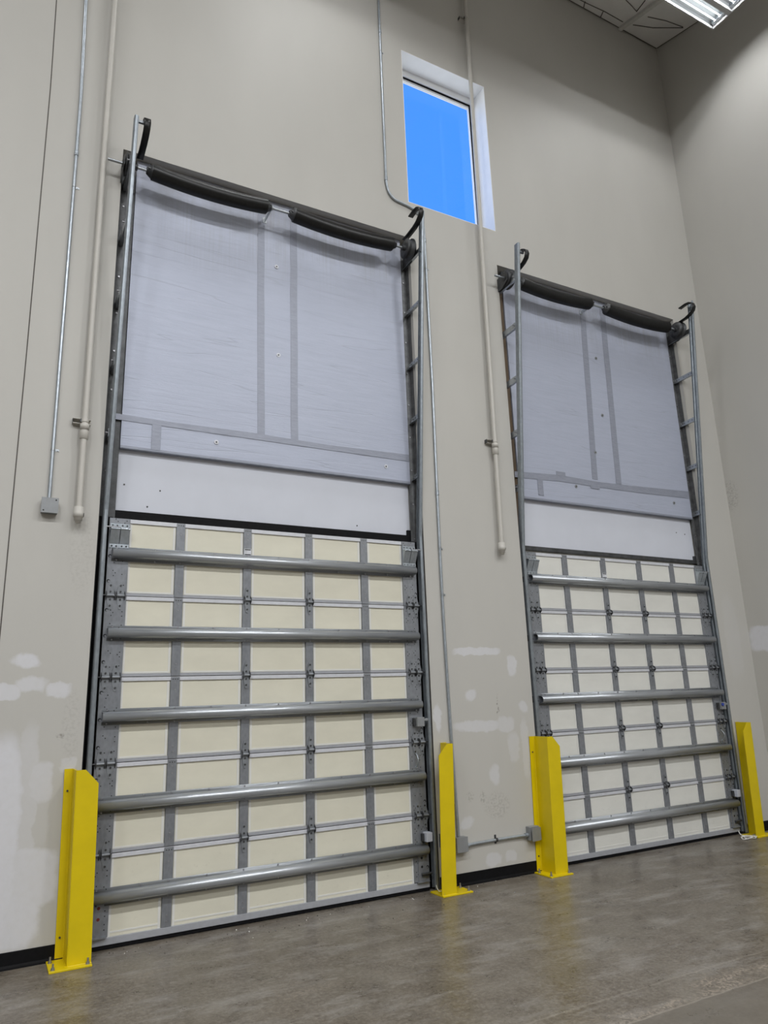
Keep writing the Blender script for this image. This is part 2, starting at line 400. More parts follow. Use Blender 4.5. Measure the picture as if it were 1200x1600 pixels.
# caulked joint between the tilt-up panels
struct(MB().loft([[(x - .004, -.002, z), (x + .004, -.002, z), (x + .004, .004, z), (x - .004, .004, z)] for x, z in ((-.838, .1), (-.838, 2.2), (-.845, 4.3), (-.862, 6.8), (-.889, 8.0), (-.92, 11.1))]).build('trim_1', 'crease'))
# window, its reveal lined with white board
lin = MB(); lt = .006
lin.box(WX0, WX1, -.001, .22, WZ1 - lt, WZ1); lin.box(WX0, WX1, -.001, .22, WZ0, WZ0 + lt); lin.box(WX0, WX0 + lt, -.001, .22, WZ0 + lt, WZ1 - lt); lin.box(WX1 - lt, WX1, -.001, .22, WZ0 + lt, WZ1 - lt)
struct(lin.build('trim_2', 'winwhite'))
wf = bpy.data.objects.new('window_1', None); COL.objects.link(wf); wf.location = ((WX0 + WX1) / 2, .22, WZ0); struct(wf)
wo = wf.location
f = MB()
f.box(WX0, WX1, .22, .30, WZ1 - .085, WZ1); f.box(WX0, WX1, .22, .30, WZ0, WZ0 + .06); f.box(WX0, WX0 + .045, .22, .30, WZ0 + .06, WZ1 - .085); f.box(WX1 - .045, WX1, .22, .30, WZ0 + .06, WZ1 - .085)
f.build('window_frame', 'winwhite', wf, wo)
g = MB(); a, b_, c, d = WX0 + .045, WX1 - .045, WZ0 + .06, WZ1 - .085
g.box(a, b_, .243, .275, d - .016, d); g.box(a, b_, .243, .275, c, c + .016); g.box(a, a + .014, .243, .275, c + .016, d - .016); g.box(b_ - .014, b_, .243, .275, c + .016, d - .016)
g.build('window_gasket', 'black', wf, wo)
g = MB(); a += .014; b_ -= .014; c += .016; d -= .016
g.box(a, b_, .255, .29, d - .028, d); g.box(a, b_, .255, .29, c, c + .02); g.box(a, a + .006, .255, .29, c + .02, d - .028); g.box(b_ - .006, b_, .255, .29, c + .02, d - .028)
g.build('glazing_bead', 'winwhite', wf, wo)
MB().box(a + .006, b_ - .006, .268, .276, c + .02, d - .028).build('window_pane', 'glass', wf, wo)

# ------------------------------------------------------------------ sectional doors
SX = [.398, .962, 1.522, 2.069]; SL = (-.154, 0.0); SR = (2.4715, 2.618); SEC = .61
def tri_plate(mb, x, z, up, w, h, m=0, y=.034):
    s = 1 if up else -1
    poly = [(x - w / 2, y, z), (x + w / 2, y, z), (x + w * .42, y, z + s * h * .3), (x + w * .15, y, z + s * h), (x - w * .15, y, z + s * h), (x - w * .42, y, z + s * h * .3)]
    mb.ext(poly, (0, -.004, 0), m)
def bolt(mb, x, y, z, m=1, r=.0075): mb.cyl((x, y, z), (0, -1, 0), r, .006, 8, m)
def hinge(parent, org, x, z, wd, heavy=True, name='hinge', stem=0):
    h = MB(); y = .033
    tri_plate(h, x, z + .004, True, wd, .10); tri_plate(h, x, z - .004, False, wd, .10)
    h.cyl((x - wd * .52, y - .012, z), (1, 0, 0), .010, wd * 1.04, 12)
    if heavy:
        for q in (-.5, .47): h.ext([(x + wd * q, y, z - .035), (x + wd * q, y, z + .035), (x + wd * q, y - .03, z + .014), (x + wd * q, y - .03, z - .014)], (.004, 0, 0), 1)
    if stem:   # roller stem reaching into the track
        h.cyl((x, y - .012, z), (1 if stem > 0 else -1, 0, 0), .006, abs(stem), 8, 1)
    for dz in (.03, .078, -.03, -.078): bolt(h, x, y - .003, z + dz)
    return h.build(name, ['hinge', 'darksteel'], parent, org)
def holes(mb, x0, x1, z0, z1, flip, y=.0342):
    """punched holes of an end stile: two ragged columns, larger notches down the outer edge"""
    outer = x0 if not flip else x1; sg = 1 if not flip else -1
    n = 6
    for i in range(n):
        z = z0 + .05 + (z1 - z0 - .1) * i / (n - 1)
        for dx, dz in ((.05, 0), (.062, .022), (.045, .040), (.112, .012), (.128, .03), (.128, -.004)):
            if random.random() < .78: mb.disc((outer + sg * dx, y - .0015, z + dz), .0042, 1)
    for i in range(3):
        z = z0 + .11 + (z1 - z0 - .22) * i / 2
        mb.disc((outer + sg * .016, y - .0015, z), .013, 1, 12)
        mb.disc((outer + sg * .019, y - .002, z - .003), .0085, 0, 10)
def build_door(x0, panel, label):
    org = Vector((1.243 + x0, .05, .004))
    D = thing('sectional_door', org, label, 'dock door', 'closed sectional dock doors', 'thing')
    X = lambda x: x + x0
    for kk in range(5):
        z0 = .004 if kk == 0 else SEC * kk; z1 = SEC * (kk + 1) if kk < 4 else 3.052
        zb = z0 + (.035 if kk == 0 else 0)
        s = MB(); s.box(X(-.152), X(2.612), .052, .098, zb + .002, z1 - .002)
        # slightly recessed border line around every foam field
        edges = [0.0] + [e for c in SX for e in (c - .042, c + .042)] + [2.4715]
        for e0, e1 in zip(edges[0::2], edges[1::2]):
            for q0, q1 in ((e0, e0 + .017), (e1 - .017, e1)): s.box(X(q0), X(q1), .0495, .0525, zb + .03, z1 - .034, 1)
            s.box(X(e0 + .017), X(e1 - .017), .0495, .0525, zb + .028 + (.03 if kk == 0 else 0), zb + .040 + (.03 if kk == 0 else 0), 1)
        sec = s.build('door_section', [panel, 'edge'], D, org)
        r = MB(); r.box(X(0), X(2.4715), .040, .060, z1 - .030 if kk < 4 else z1 - .034, z1 - .002); r.build('top_rail', 'alu', sec, org, .002)
        r = MB()
        if kk == 0: r.box(X(-.154), X(2.618), .036, .10, .030, .075)
        else: r.box(X(0), X(2.4715), .044, .060, z0 + .003, z0 + .026)
        r.build('bottom_rail', 'alu2', sec, org, .002)
        if kk == 0: MB().box(X(-.154), X(2.618), .042, .098, .004, .031).build('bottom_seal', 'black', sec, org)
        for (a, b), fl in ((SL, False), (SR, True)):
            e = MB(); zz = z0 + (.078 if kk == 0 else .002)
            e.box(X(a), X(b), .034, .054, zz, z1 - .002); holes(e, X(a), X(b), zz, z1, fl)
            if kk == 0:
                xq = X(a) + (.085 if not fl else .07)
                for z in (.20, .27): e.disc((xq, .0325, z), .010, 2 if not fl else 1, 10)
                e.box(xq - .035, xq + .035, .026, .034, .085, .30)
                for z in (.20, .27): e.disc((xq, .0255, z), .011, 2 if not fl else 1, 10)
                e.box(X(a) + .02, X(b) - .01, .012, .036, .079, .087)
            e.build('end_stile', ['stile', 'hole', 'red'], sec, org)
        for i, c in enumerate(SX):
            e = MB(); zz = z0 + (.06 if kk == 0 else .004)
            # thin channel: face with two folded lips
            pr = [(c - .042, .054), (c - .036, .051), (c - .034, .037), (c + .034, .037), (c + .036, .051), (c + .042, .054)]
            e.loft([[(X(p[0]), p[1], z) for p in pr] for z in (zz, z1 - .004)])
            for z in (zz + .05, zz + .09, z1 - .05, z1 - .10): e.cyl((X(c), .037, z), (0, -1, 0), .006, .003, 8, 1)
            for dx in (-.018, .0, .018): e.disc((X(c) + dx, .0355, z1 - .022), .004, 2)
            e.build('center_stile', ['stile', 'bolt', 'hole'], sec, org)
        # reinforcing strut: hat section, open ends
        zc = SEC * kk + (.325 if kk else .335)
        st = MB(); n = 10; R = .031
        pr = [(.0335, -.058), (.0335, -.037)] + [(-.006 - R * math.sin(PI * i / n) * 1.05, -.035 * math.cos(PI * i / n) * (1.0 if 0 < i < n else 1)) for i in range(n + 1)] + [(.0335, .037), (.0335, .058)]
        sheet_loft(st, pr, -.0025, lambda p, xx: (xx, p[0], zc + p[1]), X(-.126), X(2.588), 0, True)
        for c in [-.09, 0.2, .68, 1.24, 1.80, 2.3, 2.55] + SX:
            for dz in (-.048, .048): st.cyl((X(c), .032, zc + dz), (0, -1, 0), .0065, .006, 8, 1)
        st.build('reinforcing_strut', ['strut', 'bolt'], sec, org)
        if kk < 4:
            for c in (SX[1], SX[2]): hinge(sec, org, X(c), z1, .055)
            for i, c in enumerate((-.118, -.045, 2.525, 2.597)):
                hinge(sec, org, X(c), z1, .062, True, 'end_hinge', -.07 if i == 0 else (.058 if i == 3 else 0))
        else:
            for a, b, sg in ((-.148, -.006, -1), (2.477, 2.614, 1)):
                t = MB(); mid = (a + b) / 2
                for p, q in ((a, mid - .003), (mid + .003, b)):
                    t.ext([(X(p), .034, 2.972), (X(p), -.020, 2.962), (X(p), -.026, 2.952), (X(p), -.018, 2.944), (X(p), .030, 2.842), (X(p), .034, 2.842)], (q - p, 0, 0))
                    for z in (2.99, 2.825):
                        for f_ in (.25, .75): bolt(t, X(p + (q - p) * f_), .034, z, 1, .007)
                t.box(X(a), X(b), .028, .034, 2.812, 2.842); t.box(X(a), X(b), .028, .034, 2.972, 3.005)
                t.cyl((X(mid), -.012, 2.968), (sg, 0, 0), .006, .12, 8, 1)
                t.build('top_bracket', ['galvb', 'bolt'], sec, org)
            k = MB(); c = SX[1]; k.box(X(c - .031), X(c + .031), .0345, .0368, 2.80, 2.876)
            for z in (2.868, 2.826): k.box(X(c - .026), X(c + .026), .0335, .0346, z - .004, z + .004, 1)
            for i in range(6): k.box(X(c - .024), X(c - .024 + .01 + .03 * random.random()), .0338, .0346, 2.858 - i * .0042, 2.859 - i * .0042, 2)
            k.build('maker_sticker', ['sticker', 'hole', 'alu2'], sec, org)
        if kk == 2:   # latch box on the right end stile
            q = MB(); q.box(X(2.525), X(2.60), -.03, .034, 1.355, 1.435); q.box(X(2.60), X(2.645), -.018, -.002, 1.40, 1.422); q.box(X(2.508), X(2.525), .0, .034, 1.36, 1.43, 1)
            if x0: q.cyl((X(2.535), -.03, 1.41), (0, -1, 0), .018, .012, 12, 2)
            q.build('latch_box', ['greybox', 'darksteel', 'blue'], sec, org, .004)
        if kk == 1:   # lift handle
            q = MB(); q.tube([(X(2.532), .03, 1.125)] + [(X(2.532), .03 - .035 * math.sin(PI * i / 8), 1.125 - .11 * i / 8) for i in range(1, 8)] + [(X(2.532), .03, 1.015)], .005, 8)
            q.cyl((X(2.532), .034, 1.13), (0, -1, 0), .012, .006, 10); q.cyl((X(2.532), .034, 1.01), (0, -1, 0), .012, .006, 10)
            q.build('lift_handle', 'galvb', sec, org)
        if kk == 0:   # pale reflector box and slide bolt
            q = MB(); q.box(X(2.565), X(2.625), -.035, .034, .40, .475); q.box(X(2.545), X(2.565), .0, .034, .405, .465, 1); q.build('reflector_box', ['palebox', 'darksteel'], sec, org, .004)
            q = MB(); q.cyl((X(2.53), .012, .145), (1, 0, 0), .010, .10, 10); q.box(X(2.535), X(2.60), .012, .036, .125, .15); q.build('slide_bolt', 'darksteel', sec, org)
    return D
build_door(0.0, 'cream', 'larger nearer sectional dock door with warm cream panels in grey steel stiles and struts')
build_door(4.107, 'white', 'farther sectional dock door with paler off-white panels, nearest the room corner')

# ------------------------------------------------------------------ door tracks
def yrail(z): return .018 if z < 3.1 else .018 - .1015 * (z - 3.1)
def build_track(x0, side, label):
    """side -1: left track (channel opens to +X), +1: right track"""
    cx = x0 + (-.192 if side < 0 else 2.662); s = -side      # s: direction the channel opens
    org = Vector((cx, .02, 0))
    T = thing('door_track', org, label, 'door track', 'vertical lift door tracks')
    pr = [(.014, -.024), (.011, -.031), (.002, -.034), (-.009, -.033), (-.015, -.025), (-.016, 0), (-.016, .024), (-.010, .033), (.010, .034)]
    r = MB()
    for a, b in ((.02, 3.1), (3.1, 6.49)):
        sheet_loft(r, pr, .0035 , lambda p, z: (cx + s * p[0], yrail(z) + p[1], z), a, b, 0, False)
    for z in [.5 + .61 * i for i in range(9)]: r.cyl((cx - s * .015, yrail(z) - .008, z), (-s, 0, 0), .006, .006, 8, 1)
    r.build('track_rail', ['track', 'bolt'], T, org)
    a = MB(); ex = x0 + (-.238 if side < 0 else 2.697)
    x_in = ex + s * (.128 if side < 0 else .075)
    a.box(min(ex, x_in), max(ex, x_in), .100, .106, .01, 6.30); a.box(min(ex, ex + s * .006), max(ex, ex + s * .006), .045, .100, .01, 6.30)
    for z in [.3 + .35 * i for i in range(17)]: a.cyl((ex + s * .04, .100, z), (0, -1, 0), .008, .006, 8, 1)
    a.build('mounting_angle' if not (x0 and side < 0) else 'mounting_board', ['angle' if side > 0 else ('brownjamb' if x0 else 'darksteel'), 'bolt'], T, org)  # plain left angle is coloured darker than the right to imitate its shade
    q = MB(); xi = ex + s * .112; q.box(min(ex, xi), max(ex, xi), .088, .0985, .01, 3.07); q.build('gap_shade_strip', 'black', T, org)  # added black strip, imitates the shadow in the gap between stile and rail
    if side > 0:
        q = MB(); q.box(ex, ex + .0025, .003, .045, .01, 3.35); q.build('jamb_shade_strip', 'jambshade', T, org)  # added strip, its dark colour imitates the weakly lit jamb return
    for z in (3.72, 4.32, 4.92, 5.53, 6.10):
        q = MB(); xx = cx - s * .018; y1 = yrail(z + .02) + .03; y0 = .098
        hh = .040 if z > 6 else .033
        q.ext([(xx, y0, z - hh), (xx, y1, z - hh + .012), (xx, y1, z + hh + .012), (xx, y0, z + hh)], (-s * .004, 0, 0))
        q.ext([(xx, y0, z - hh), (xx, y1, z - hh + .012), (xx + s * .026, y1, z - hh + .012), (xx + s * .026, y0, z - hh)], (0, 0, .004))
        L = y0 - y1
        for t in (.12, .25, .5, .75, .9):
            q.disc((xx + s * .001, y0 - L * t, z + .006 + .012 * t), .006, 1, 8, (s, 0, 0))
        q.cyl((xx, y0 - .02, z), (s, 0, 0), .009, .012, 8, 2); q.cyl((xx - s * .004, y1 + .012, z + .014), (-s, 0, 0), .007, .02, 8, 2)
        q.build('standoff_bracket', ['galv', 'hole', 'bolt'], T, org)
    # lower fixing clips
    q = MB()
    for z in (.35, .95, 1.55, 2.15, 2.75): q.box(min(cx - s * .021, cx - s * .0165), max(cx - s * .021, cx - s * .0165), .01, .098, z - .03, z + .03)
    q.build('track_clip', 'darksteel', T, org)
    # leaf-spring bumper hooked over the top
    bx = cx + s * (.085 if side < 0 else .06)
    zo = 0 if x0 == 0 else -.06
    P = [(-.06, 6.315), (-.15, 6.318), (-.24, 6.33), (-.31, 6.352), (-.36, 6.385), (-.378, 6.43), (-.365, 6.475), (-.325, 6.50), (-.27, 6.508), (-.20, 6.495), (-.155, 6.475)]
    P = P[:-2] if side < 0 else P[:-1]
    q = MB(); sheet_loft(q, [(y - (.03 if side > 0 else 0) * (1 if y < -.2 else 0), z + zo) for y, z in P], .009, lambda p, xx: (xx, p[0], p[1]), bx - .028, bx + .028, 0, True)
    q.box(min(bx, cx + s * .0), max(bx, cx + s * .0), -.33, -.31, 6.455 + zo, 6.48 + zo, 1)
    q.build('bumper_spring', ['blackmetal', 'galv'], T, org)
    return T
build_track(0, -1, 'leftmost galvanised door track, left of the cream dock door beside the grey conduit')
build_track(0, 1, 'galvanised ladder-like track on the right side of the cream dock door')
build_track(4.107, -1, 'galvanised ladder-like track on the left side of the off-white dock door')
build_track(4.107, 1, 'rightmost galvanised ladder-like track, right of the off-white door nearest the corner')

# ------------------------------------------------------------------ torsion spring shafts
def build_shaft(x0, label):
    Y, Z = -.12, 6.165; org = Vector((x0 + 1.24, Y, Z))
    T = thing('torsion_spring_shaft', org, label, 'door spring', 'torsion spring shafts above the doors')
    MB().cyl((x0 - .375, Y, Z), (1, 0, 0), .0125, 3.06, 12).build('shaft', 'galv', T, org)
    for a, b in ((-.005, 1.045), (1.325, 2.405)):
        m_ = MB(); n = 84; path = []; rr = []
        for i in range(n * 2 + 1):
            t = i / (2 * n); path.append((x0 + a + (b - a) * t, Y, Z - .034 * 4 * t * (1 - t))); rr.append(.072 if i % 2 else .068)
        m_.tube(path, rr, 20); m_.build('coil_spring', 'blackmetal', T, org)
        for x, sg in ((a, -1), (b, 1)):
            c = MB(); c.tube([(x0 + x + sg * t, Y, Z) for t in (-.02, .0, .012, .04, .05)], [.06, .068, .055, .036, .03], 16)
            c.tube([(x0 + x + sg * .02, Y - .03, Z + .05), (x0 + x + sg * .022, Y + .01, Z + .085)], .006, 8)
            c.cyl((x0 + x + sg * .03, Y - .03, Z), (0, -1, 0), .010, .02, 8); c.build('winding_cone', 'darksteel', T, org)
    for x in (-.200, 2.60):
        d = MB(); sg = 1 if x > 0 else -1
        d.tube([(x0 + x + t, Y, Z) for t in (-.035, -.03, -.028, .022, .024, .034, .036)], [.05, .105, .096, .096, .115, .115, .06], 28)
        d.cyl((x0 + x - sg * .07, Y, Z), (sg, 0, 0), .028, .05, 14)
        d.build('cable_drum', 'darksteel', T, org)
        p = MB(); px = x0 + x + sg * (.065 if sg > 0 else .045)
        p.ext([(px, .10, Z - .11), (px, Y + .05, Z - .11), (px, Y - .06, Z - .05), (px, Y - .06, Z + .05), (px, Y + .02, Z + .07), (px, .10, Z + .02)], (sg * .006, 0, 0))
        p.cyl((px - .012, Y, Z), (1, 0, 0), .035, .03, 16); p.build('bearing_plate', 'darksteel', T, org)
    c = MB(); c.box(x0 + 1.098, x0 + 1.104, Y - .02, .084, Z - .016, Z + .016); c.cyl((x0 + 1.092, Y, Z), (1, 0, 0), .024, .018, 14); c.box(x0 + 1.08, x0 + 1.12, .080, .0845, Z - .03, Z + .03)
    c.build('center_bracket', 'galv', T, org)
    return T
build_shaft(0, 'shaft with two sagging black coil springs above the cream dock door')
build_shaft(4.107, 'shaft with two sagging black coil springs above the off-white dock door')

# ------------------------------------------------------------------ insulated headers above the doors
def build_header(x0, pts_v, hz, shorts, washers, label, label2, seal):
    org = Vector((x0 + 1.23, .105, 3.655))
    T = thing('foil_insulation_panel', org, label, 'insulation panel', 'foil insulation sheets above the doors')
    s = MB(); xa, xb, za, zb = x0 - .105, x0 + 2.628, 3.655, 6.405
    nx, nz = 28, 30; rng = random.Random(int(x0 * 10) + 3)
    def yy(i, j): return .085 + (rng.random() - .5) * .003 * (1 if 0 < i < nx and 0 < j < nz else 0)
    V = [[(xa + (xb - xa) * i / nx, yy(i, j), za + (zb - za) * j / nz) for i in range(nx + 1)] for j in range(nz + 1)]
    s.loft(V, 0, False, False, True)
    s.add([(xa, .085, za), (xb, .085, za), (xb, .128, za), (xa, .128, za)], [(0, 1, 2, 3)])
    s.add([(xa, .085, zb), (xb, .085, zb), (xb, .128, zb), (xa, .128, zb)], [(0, 1, 2, 3)])
    for x in (xa, xb): s.add([(x, .085, za), (x, .128, za), (x, .128, zb), (x, .085, zb)], [(0, 1, 2, 3)])
    s.add([(xa, .128, za), (xb, .128, za), (xb, .128, zb), (xa, .128, zb)], [(0, 1, 2, 3)])
    s.build('foil_sheet', 'foil', T, org)
    for (xt, zt, xq, zq, wd) in pts_v:    # upright tape: top x, bottom x
        t = MB(); n = 8
        for i in range(n):
            pass
        L = [(xt + (xq - xt) * i / n + (rng.random() - .5) * .006, zt + (zq - zt) * i / n) for i in range(n + 1)]
        t.loft([[(x - wd / 2, .0822, z), (x + wd / 2, .0822, z), (x + wd / 2, .0835, z), (x - wd / 2, .0835, z)] for x, z in L]); t.build('tape_strip', 'tape', T, org)
    t = MB(); n = 16
    for (x1, zt1, zb1), (x2, zt2, zb2) in zip(hz[:-1], hz[1:]):
        t.loft([[(x, .0805, b), (x, .0805, a), (x, .0818, a), (x, .0818, b)] for x, a, b in ((x1, zt1, zb1), (x2, zt2, zb2))])
    t.build('tape_strip', 'tape', T, org)
    for a, b, z0, z1 in shorts:
        t = MB(); t.box(a, b, .0788, .080, z0, z1); t.build('tape_strip', 'tape', T, org)
    t = MB(); t.box(xa, xb, .0815, .0845, 3.652, 3.675); t.box(xa, xb, .0815, .128, 3.650, 3.6545); t.build('edge_tape', 'tape', T, org)
    for x, z in washers:
        t = MB(); t.cyl((x, .0835, z), (0, -1, 0), .020, .004, 16); t.cyl((x, .0795, z), (0, -1, 0), .007, .004, 8, 1); t.build('fixing_washer', ['alu' if not x0 else 'greybox', 'darksteel'], T, org)
    o2 = Vector((x0 + 1.23, .134, 3.1))
    B = thing('header_board', o2, label2, 'insulation board', 'white boards over the doors')
    b = MB(); b.box(x0 - .190, x0 + 2.626, .1295, .1385, 3.135, 3.85); b.build('board_panel', 'board', B, o2)
    sq = MB(); sq.box(x0 - .190, x0 + 2.628, .108, .1385, 3.07 + (.02 if x0 else 0), 3.134)
    sq.box(x0 + 2.585, x0 + 2.628, .106, .136, 3.10, 3.185); 
    if not x0: sq.box(x0 - .160, x0 - .115, .106, .136, 3.10, 3.20)
    sq.build('weather_seal', seal, B, o2)
    d = MB()
    for i in range(4 if not x0 else 2):
        x, z = ((-.05, 3.358), (.235, 3.335), (.139, 3.189), (2.05, 3.19), (2.35, 3.47), (2.50, 3.46))[i if not x0 else i + 4]
        d.cyl((x0 + x, .1295, z), (0, -1, 0), .007, .003, 10)
    d.build('screw_head', 'darksteel', B, o2)
build_header(0, [(1.062, 6.33, 1.084, 3.94, .068), (1.402, 6.33, 1.406, 3.93, .070)],
             [(-.158, 3.942, 3.89), (.3, 3.935, 3.888), (1.04, 3.947, 3.887), (1.7, 3.935, 3.885), (2.625, 3.955, 3.885)],
             [(.138, .212, 3.668, 3.90)], [(1.225, 5.688), (1.248, 4.757), (.682, 3.811), (2.359, 3.80)],
             'blue-grey foil insulation sheet with grey tape stripes above the cream dock door',
             'white insulation board strip with black seal, between cream door and its foil sheet', 'black')
build_header(4.107, [(5.245, 6.33, 5.135, 3.99, .085), (5.585, 6.33, 5.512, 3.98, .088)],
             [(3.95, 3.945, 3.878), (4.6, 3.98, 3.905), (5.2, 3.965, 3.90), (5.9, 3.985, 3.905), (6.732, 4.016, 3.925)],
             [(4.262, 4.335, 3.71, 3.90), (4.545, 4.68, 3.97, 4.02), (5.05, 5.19, 3.875, 3.92)], [(5.377, 5.58), (5.373, 4.827), (5.188, 4.329), (4.828, 3.872), (6.434, 3.836)],
             'blue-grey foil insulation sheet with grey tape stripes above the off-white dock door',
             'white insulation board strip with thin dark seal, between off-white door and its foil sheet', 'darksteel')

# ------------------------------------------------------------------ yellow track guards
def build_guard(xb, xt, side, plate, label):
    """xb/xt: web x at floor and top (guards lean a little); side -1 front flange runs to +X, +1 runs to -X"""
    s = -side; org = Vector(((plate[0] + plate[1]) / 2, (plate[2] + plate[3]) / 2, 0)); z0, z1 = .012, 1.205; YW, YF = -.012, -.205
    T = thing('track_guard', org, label, 'track guard', 'yellow steel track guards')
    g = MB(); t = .009
    prof = [(-.055 * s, YW), (-.006 * s, YW), (-.001 * s, YW - .003), (0, YW - .008), (0, YF + .008), (.001 * s, YF + .003), (.006 * s, YF)]
    lean = lambda z: xb + (xt - xb) * (z - z0) / (z1 - z0)
    sheet_loft(g, prof, t * s, lambda p, z: (lean(z) + p[0], p[1], z), z0, z1)
    wf_ = .148; ch = .085
    F_ = [(.006 * s, z0), (wf_ * s, z0), (wf_ * s, z1 - ch * 1.1), ((wf_ - ch) * s, z1), (.006 * s, z1)]
    g.ext([(lean(z) + x, YF, z) for x, z in F_], (0, t, 0))
    g.build('guard_body', 'yellow', T, org)
    p = MB(); p.box(*plate, 0.0, .012); p.build('base_plate', 'yellow', T, org, .002)
    wl_ = MB()
    for i in range(10): wl_.cyl((xb + s * (.01 + .014 * i), YF - .004, .010), (s, 0, 0), .006, .013, 8)
    for i in range(12): wl_.cyl((xb - s * .004, YF + .012 + .014 * i, .010), (0, 1, 0), .006, .013, 8)
    wl_.build('weld_bead', 'yellow', T, org)
    for ax, ay in ((plate[0] + .025, plate[2] + .03), (plate[1] - .025, plate[2] + .03), ((plate[0] + .02) if side < 0 else (plate[1] - .025), plate[3] - .05)):
        a = MB(); a.cyl((ax, ay, .012), (0, 0, 1), .014, .003, 14); a.cyl((ax, ay, .015), (0, 0, 1), .011, .011, 6); a.cyl((ax, ay, .026), (0, 0, 1), .006, .022, 8)
        a.build('anchor_bolt', 'bolt', T, org)
    for z in (1.06, .14):
        a = MB(); a.cyl((lean(z) - s * .03, YW - .001, z), (0, -1, 0), .007, .005, 8); a.build('wall_screw', 'darksteel', T, org)
build_guard(-.278, -.300, -1, (-.385, -.128, -.255, -.018), 'leftmost yellow steel track guard, at the left foot of the cream dock door')
build_guard(2.735, 2.775, 1, (2.585, 2.885, -.225, -.018), 'yellow steel track guard at the right foot of the cream dock door')
build_guard(3.812, 3.845, -1, (3.715, 3.975, -.255, -.018), 'yellow steel track guard at the left foot of the off-white dock door')
build_guard(6.812, 6.858, 1, (6.66, 6.96, -.225, -.018), 'rightmost yellow steel track guard, at the right foot of the off-white dock door')

# ------------------------------------------------------------------ conduits, boxes, pipes
def coupling(mb, p, r=.017, l=.05, m=0): mb.cyl((p[0], p[1], p[2] - l / 2), (0, 0, 1), r, l, 14, m); mb.cyl((p[0], p[1] - r, p[2] + l * .3), (0, -1, 0), .004, .006, 6, m); mb.cyl((p[0], p[1] - r, p[2] - l * .3), (0, -1, 0), .004, .006, 6, m)
def strap(mb, p, r=.013, m=0):
    x, y, z = p; mb.cyl((x, y, z - .009), (0, 0, 1), r + .003, .018, 14, m); mb.box(x, x + .045, -.0035, -.0005, z - .009, z + .009, m); mb.cyl((x + .033, -.003, z), (0, -1, 0), .006, .005, 8, m)
org = Vector((-.6, -.016, 3.14))
T = thing('conduit', org, 'thin shiny grey conduit dropping straight to a small box at far left', 'conduit')
pth = [(-.60, -.016, 3.14), (-.607, -.016, 4.36), (-.613, -.016, 5.6), (-.620, -.016, 6.8), (-.648, -.016, 7.9), (-.70, -.016, 10.9)]
MB().tube(pth, .0135, 12).build('conduit_pipe', 'galvb', T, org)
for z, x in ((6.21, -.616), (8.6, -.66)): q = MB(); coupling(q, (x, -.018, z)); q.build('coupling', 'galvb', T, org)
for z, x in ((5.88, -.614), (3.535, -.602), (8.3, -.655)): q = MB(); strap(q, (x, -.0165, z)); q.build('strap', 'galv', T, org)
org = Vector((-.593, -.03, 3.08))
T = thing('junction_box', org, 'small grey square junction box at the bottom of the left conduit', 'junction box', 'grey junction boxes on the wall')
MB().box(-.650, -.537, -.060, -.0005, 3.028, 3.140).build('box_body', 'greybox', T, org, .004); q = MB(); q.box(-.652, -.535, -.064, -.0605, 3.026, 3.142); q.disc((-.553, -.0645, 3.125), .006, 1); q.disc((-.635, -.0645, 3.043), .006, 1); q.build('cover_plate', ['greybox', 'hole'], T, org)

def painted_pipe(x_top, x_bot, zb, zc, zclamps, label, r=.024, y=-.062):
    org = Vector((x_bot, y, zb)); T = thing('painted_pipe', org, label, 'pipe', 'beige painted pipes on the wall')
    xx = lambda z: x_bot + (x_top - x_bot) * (z - zb) / (9.8 - zb)
    MB().tube([(xx(z), y, z) for z in (zb, (zb + zc) / 2, zc, 7, 10.9)], r, 16).build('pipe_run', 'beigepipe', T, org)
    q = MB(); q.tube([(xx(zc), y, zc + t) for t in (-.08, -.075, -.015, .0, .0, .045, .05)], [r, r + .009, r + .009, r + .007, r + .010, r + .010, r], 16); q.build('pipe_coupling', 'beigepipe', T, org)
    q = MB(); q.tube([(x_bot, y, zb + t) for t in (.10, .098, .06, .058, .02, .018, -.005, -.007, -.025, -.026)], [r, r + .010, r + .010, r + .013, r + .013, r + .006, r + .006, r - .004, r - .004, r - .01], 16)
    q.cyl((x_bot + r, y, zb + .04), (1, 0, 0), .017, .014, 12, 1); q.build('end_fitting', ['beigepipe', 'hole'], T, org)
    for z in zclamps:
        q = MB(); x = xx(z); q.box(x - .085, x + .045, -.042, -.0005, z - .021, z - .017); q.box(x - .085, x + .045, -.042, -.0005, z + .017, z + .021); q.box(x - .085, x + .045, -.004, -.0005, z - .017, z + .017); q.box(x - .087, x - .085, -.042, -.0005, z - .021, z + .021, 1)
        q.cyl((x, y, z - .014), (0, 0, 1), r + .004, .028, 16); q.box(x - r - .012, x - r + .002, y - .006, y + .006, z - .012, z + .012, 1); q.build('strut_clamp', ['beigepipe', 'darksteel'], T, org)
painted_pipe(-.412, -.393, 2.99, 3.71, (3.785, 8.8), 'beige painted pipe at left, beside the cream dock door')
painted_pipe(3.655, 3.588, 3.0, 4.12, (4.19, 9.80), 'beige painted pipe crossing the window, left of the off-white dock door')

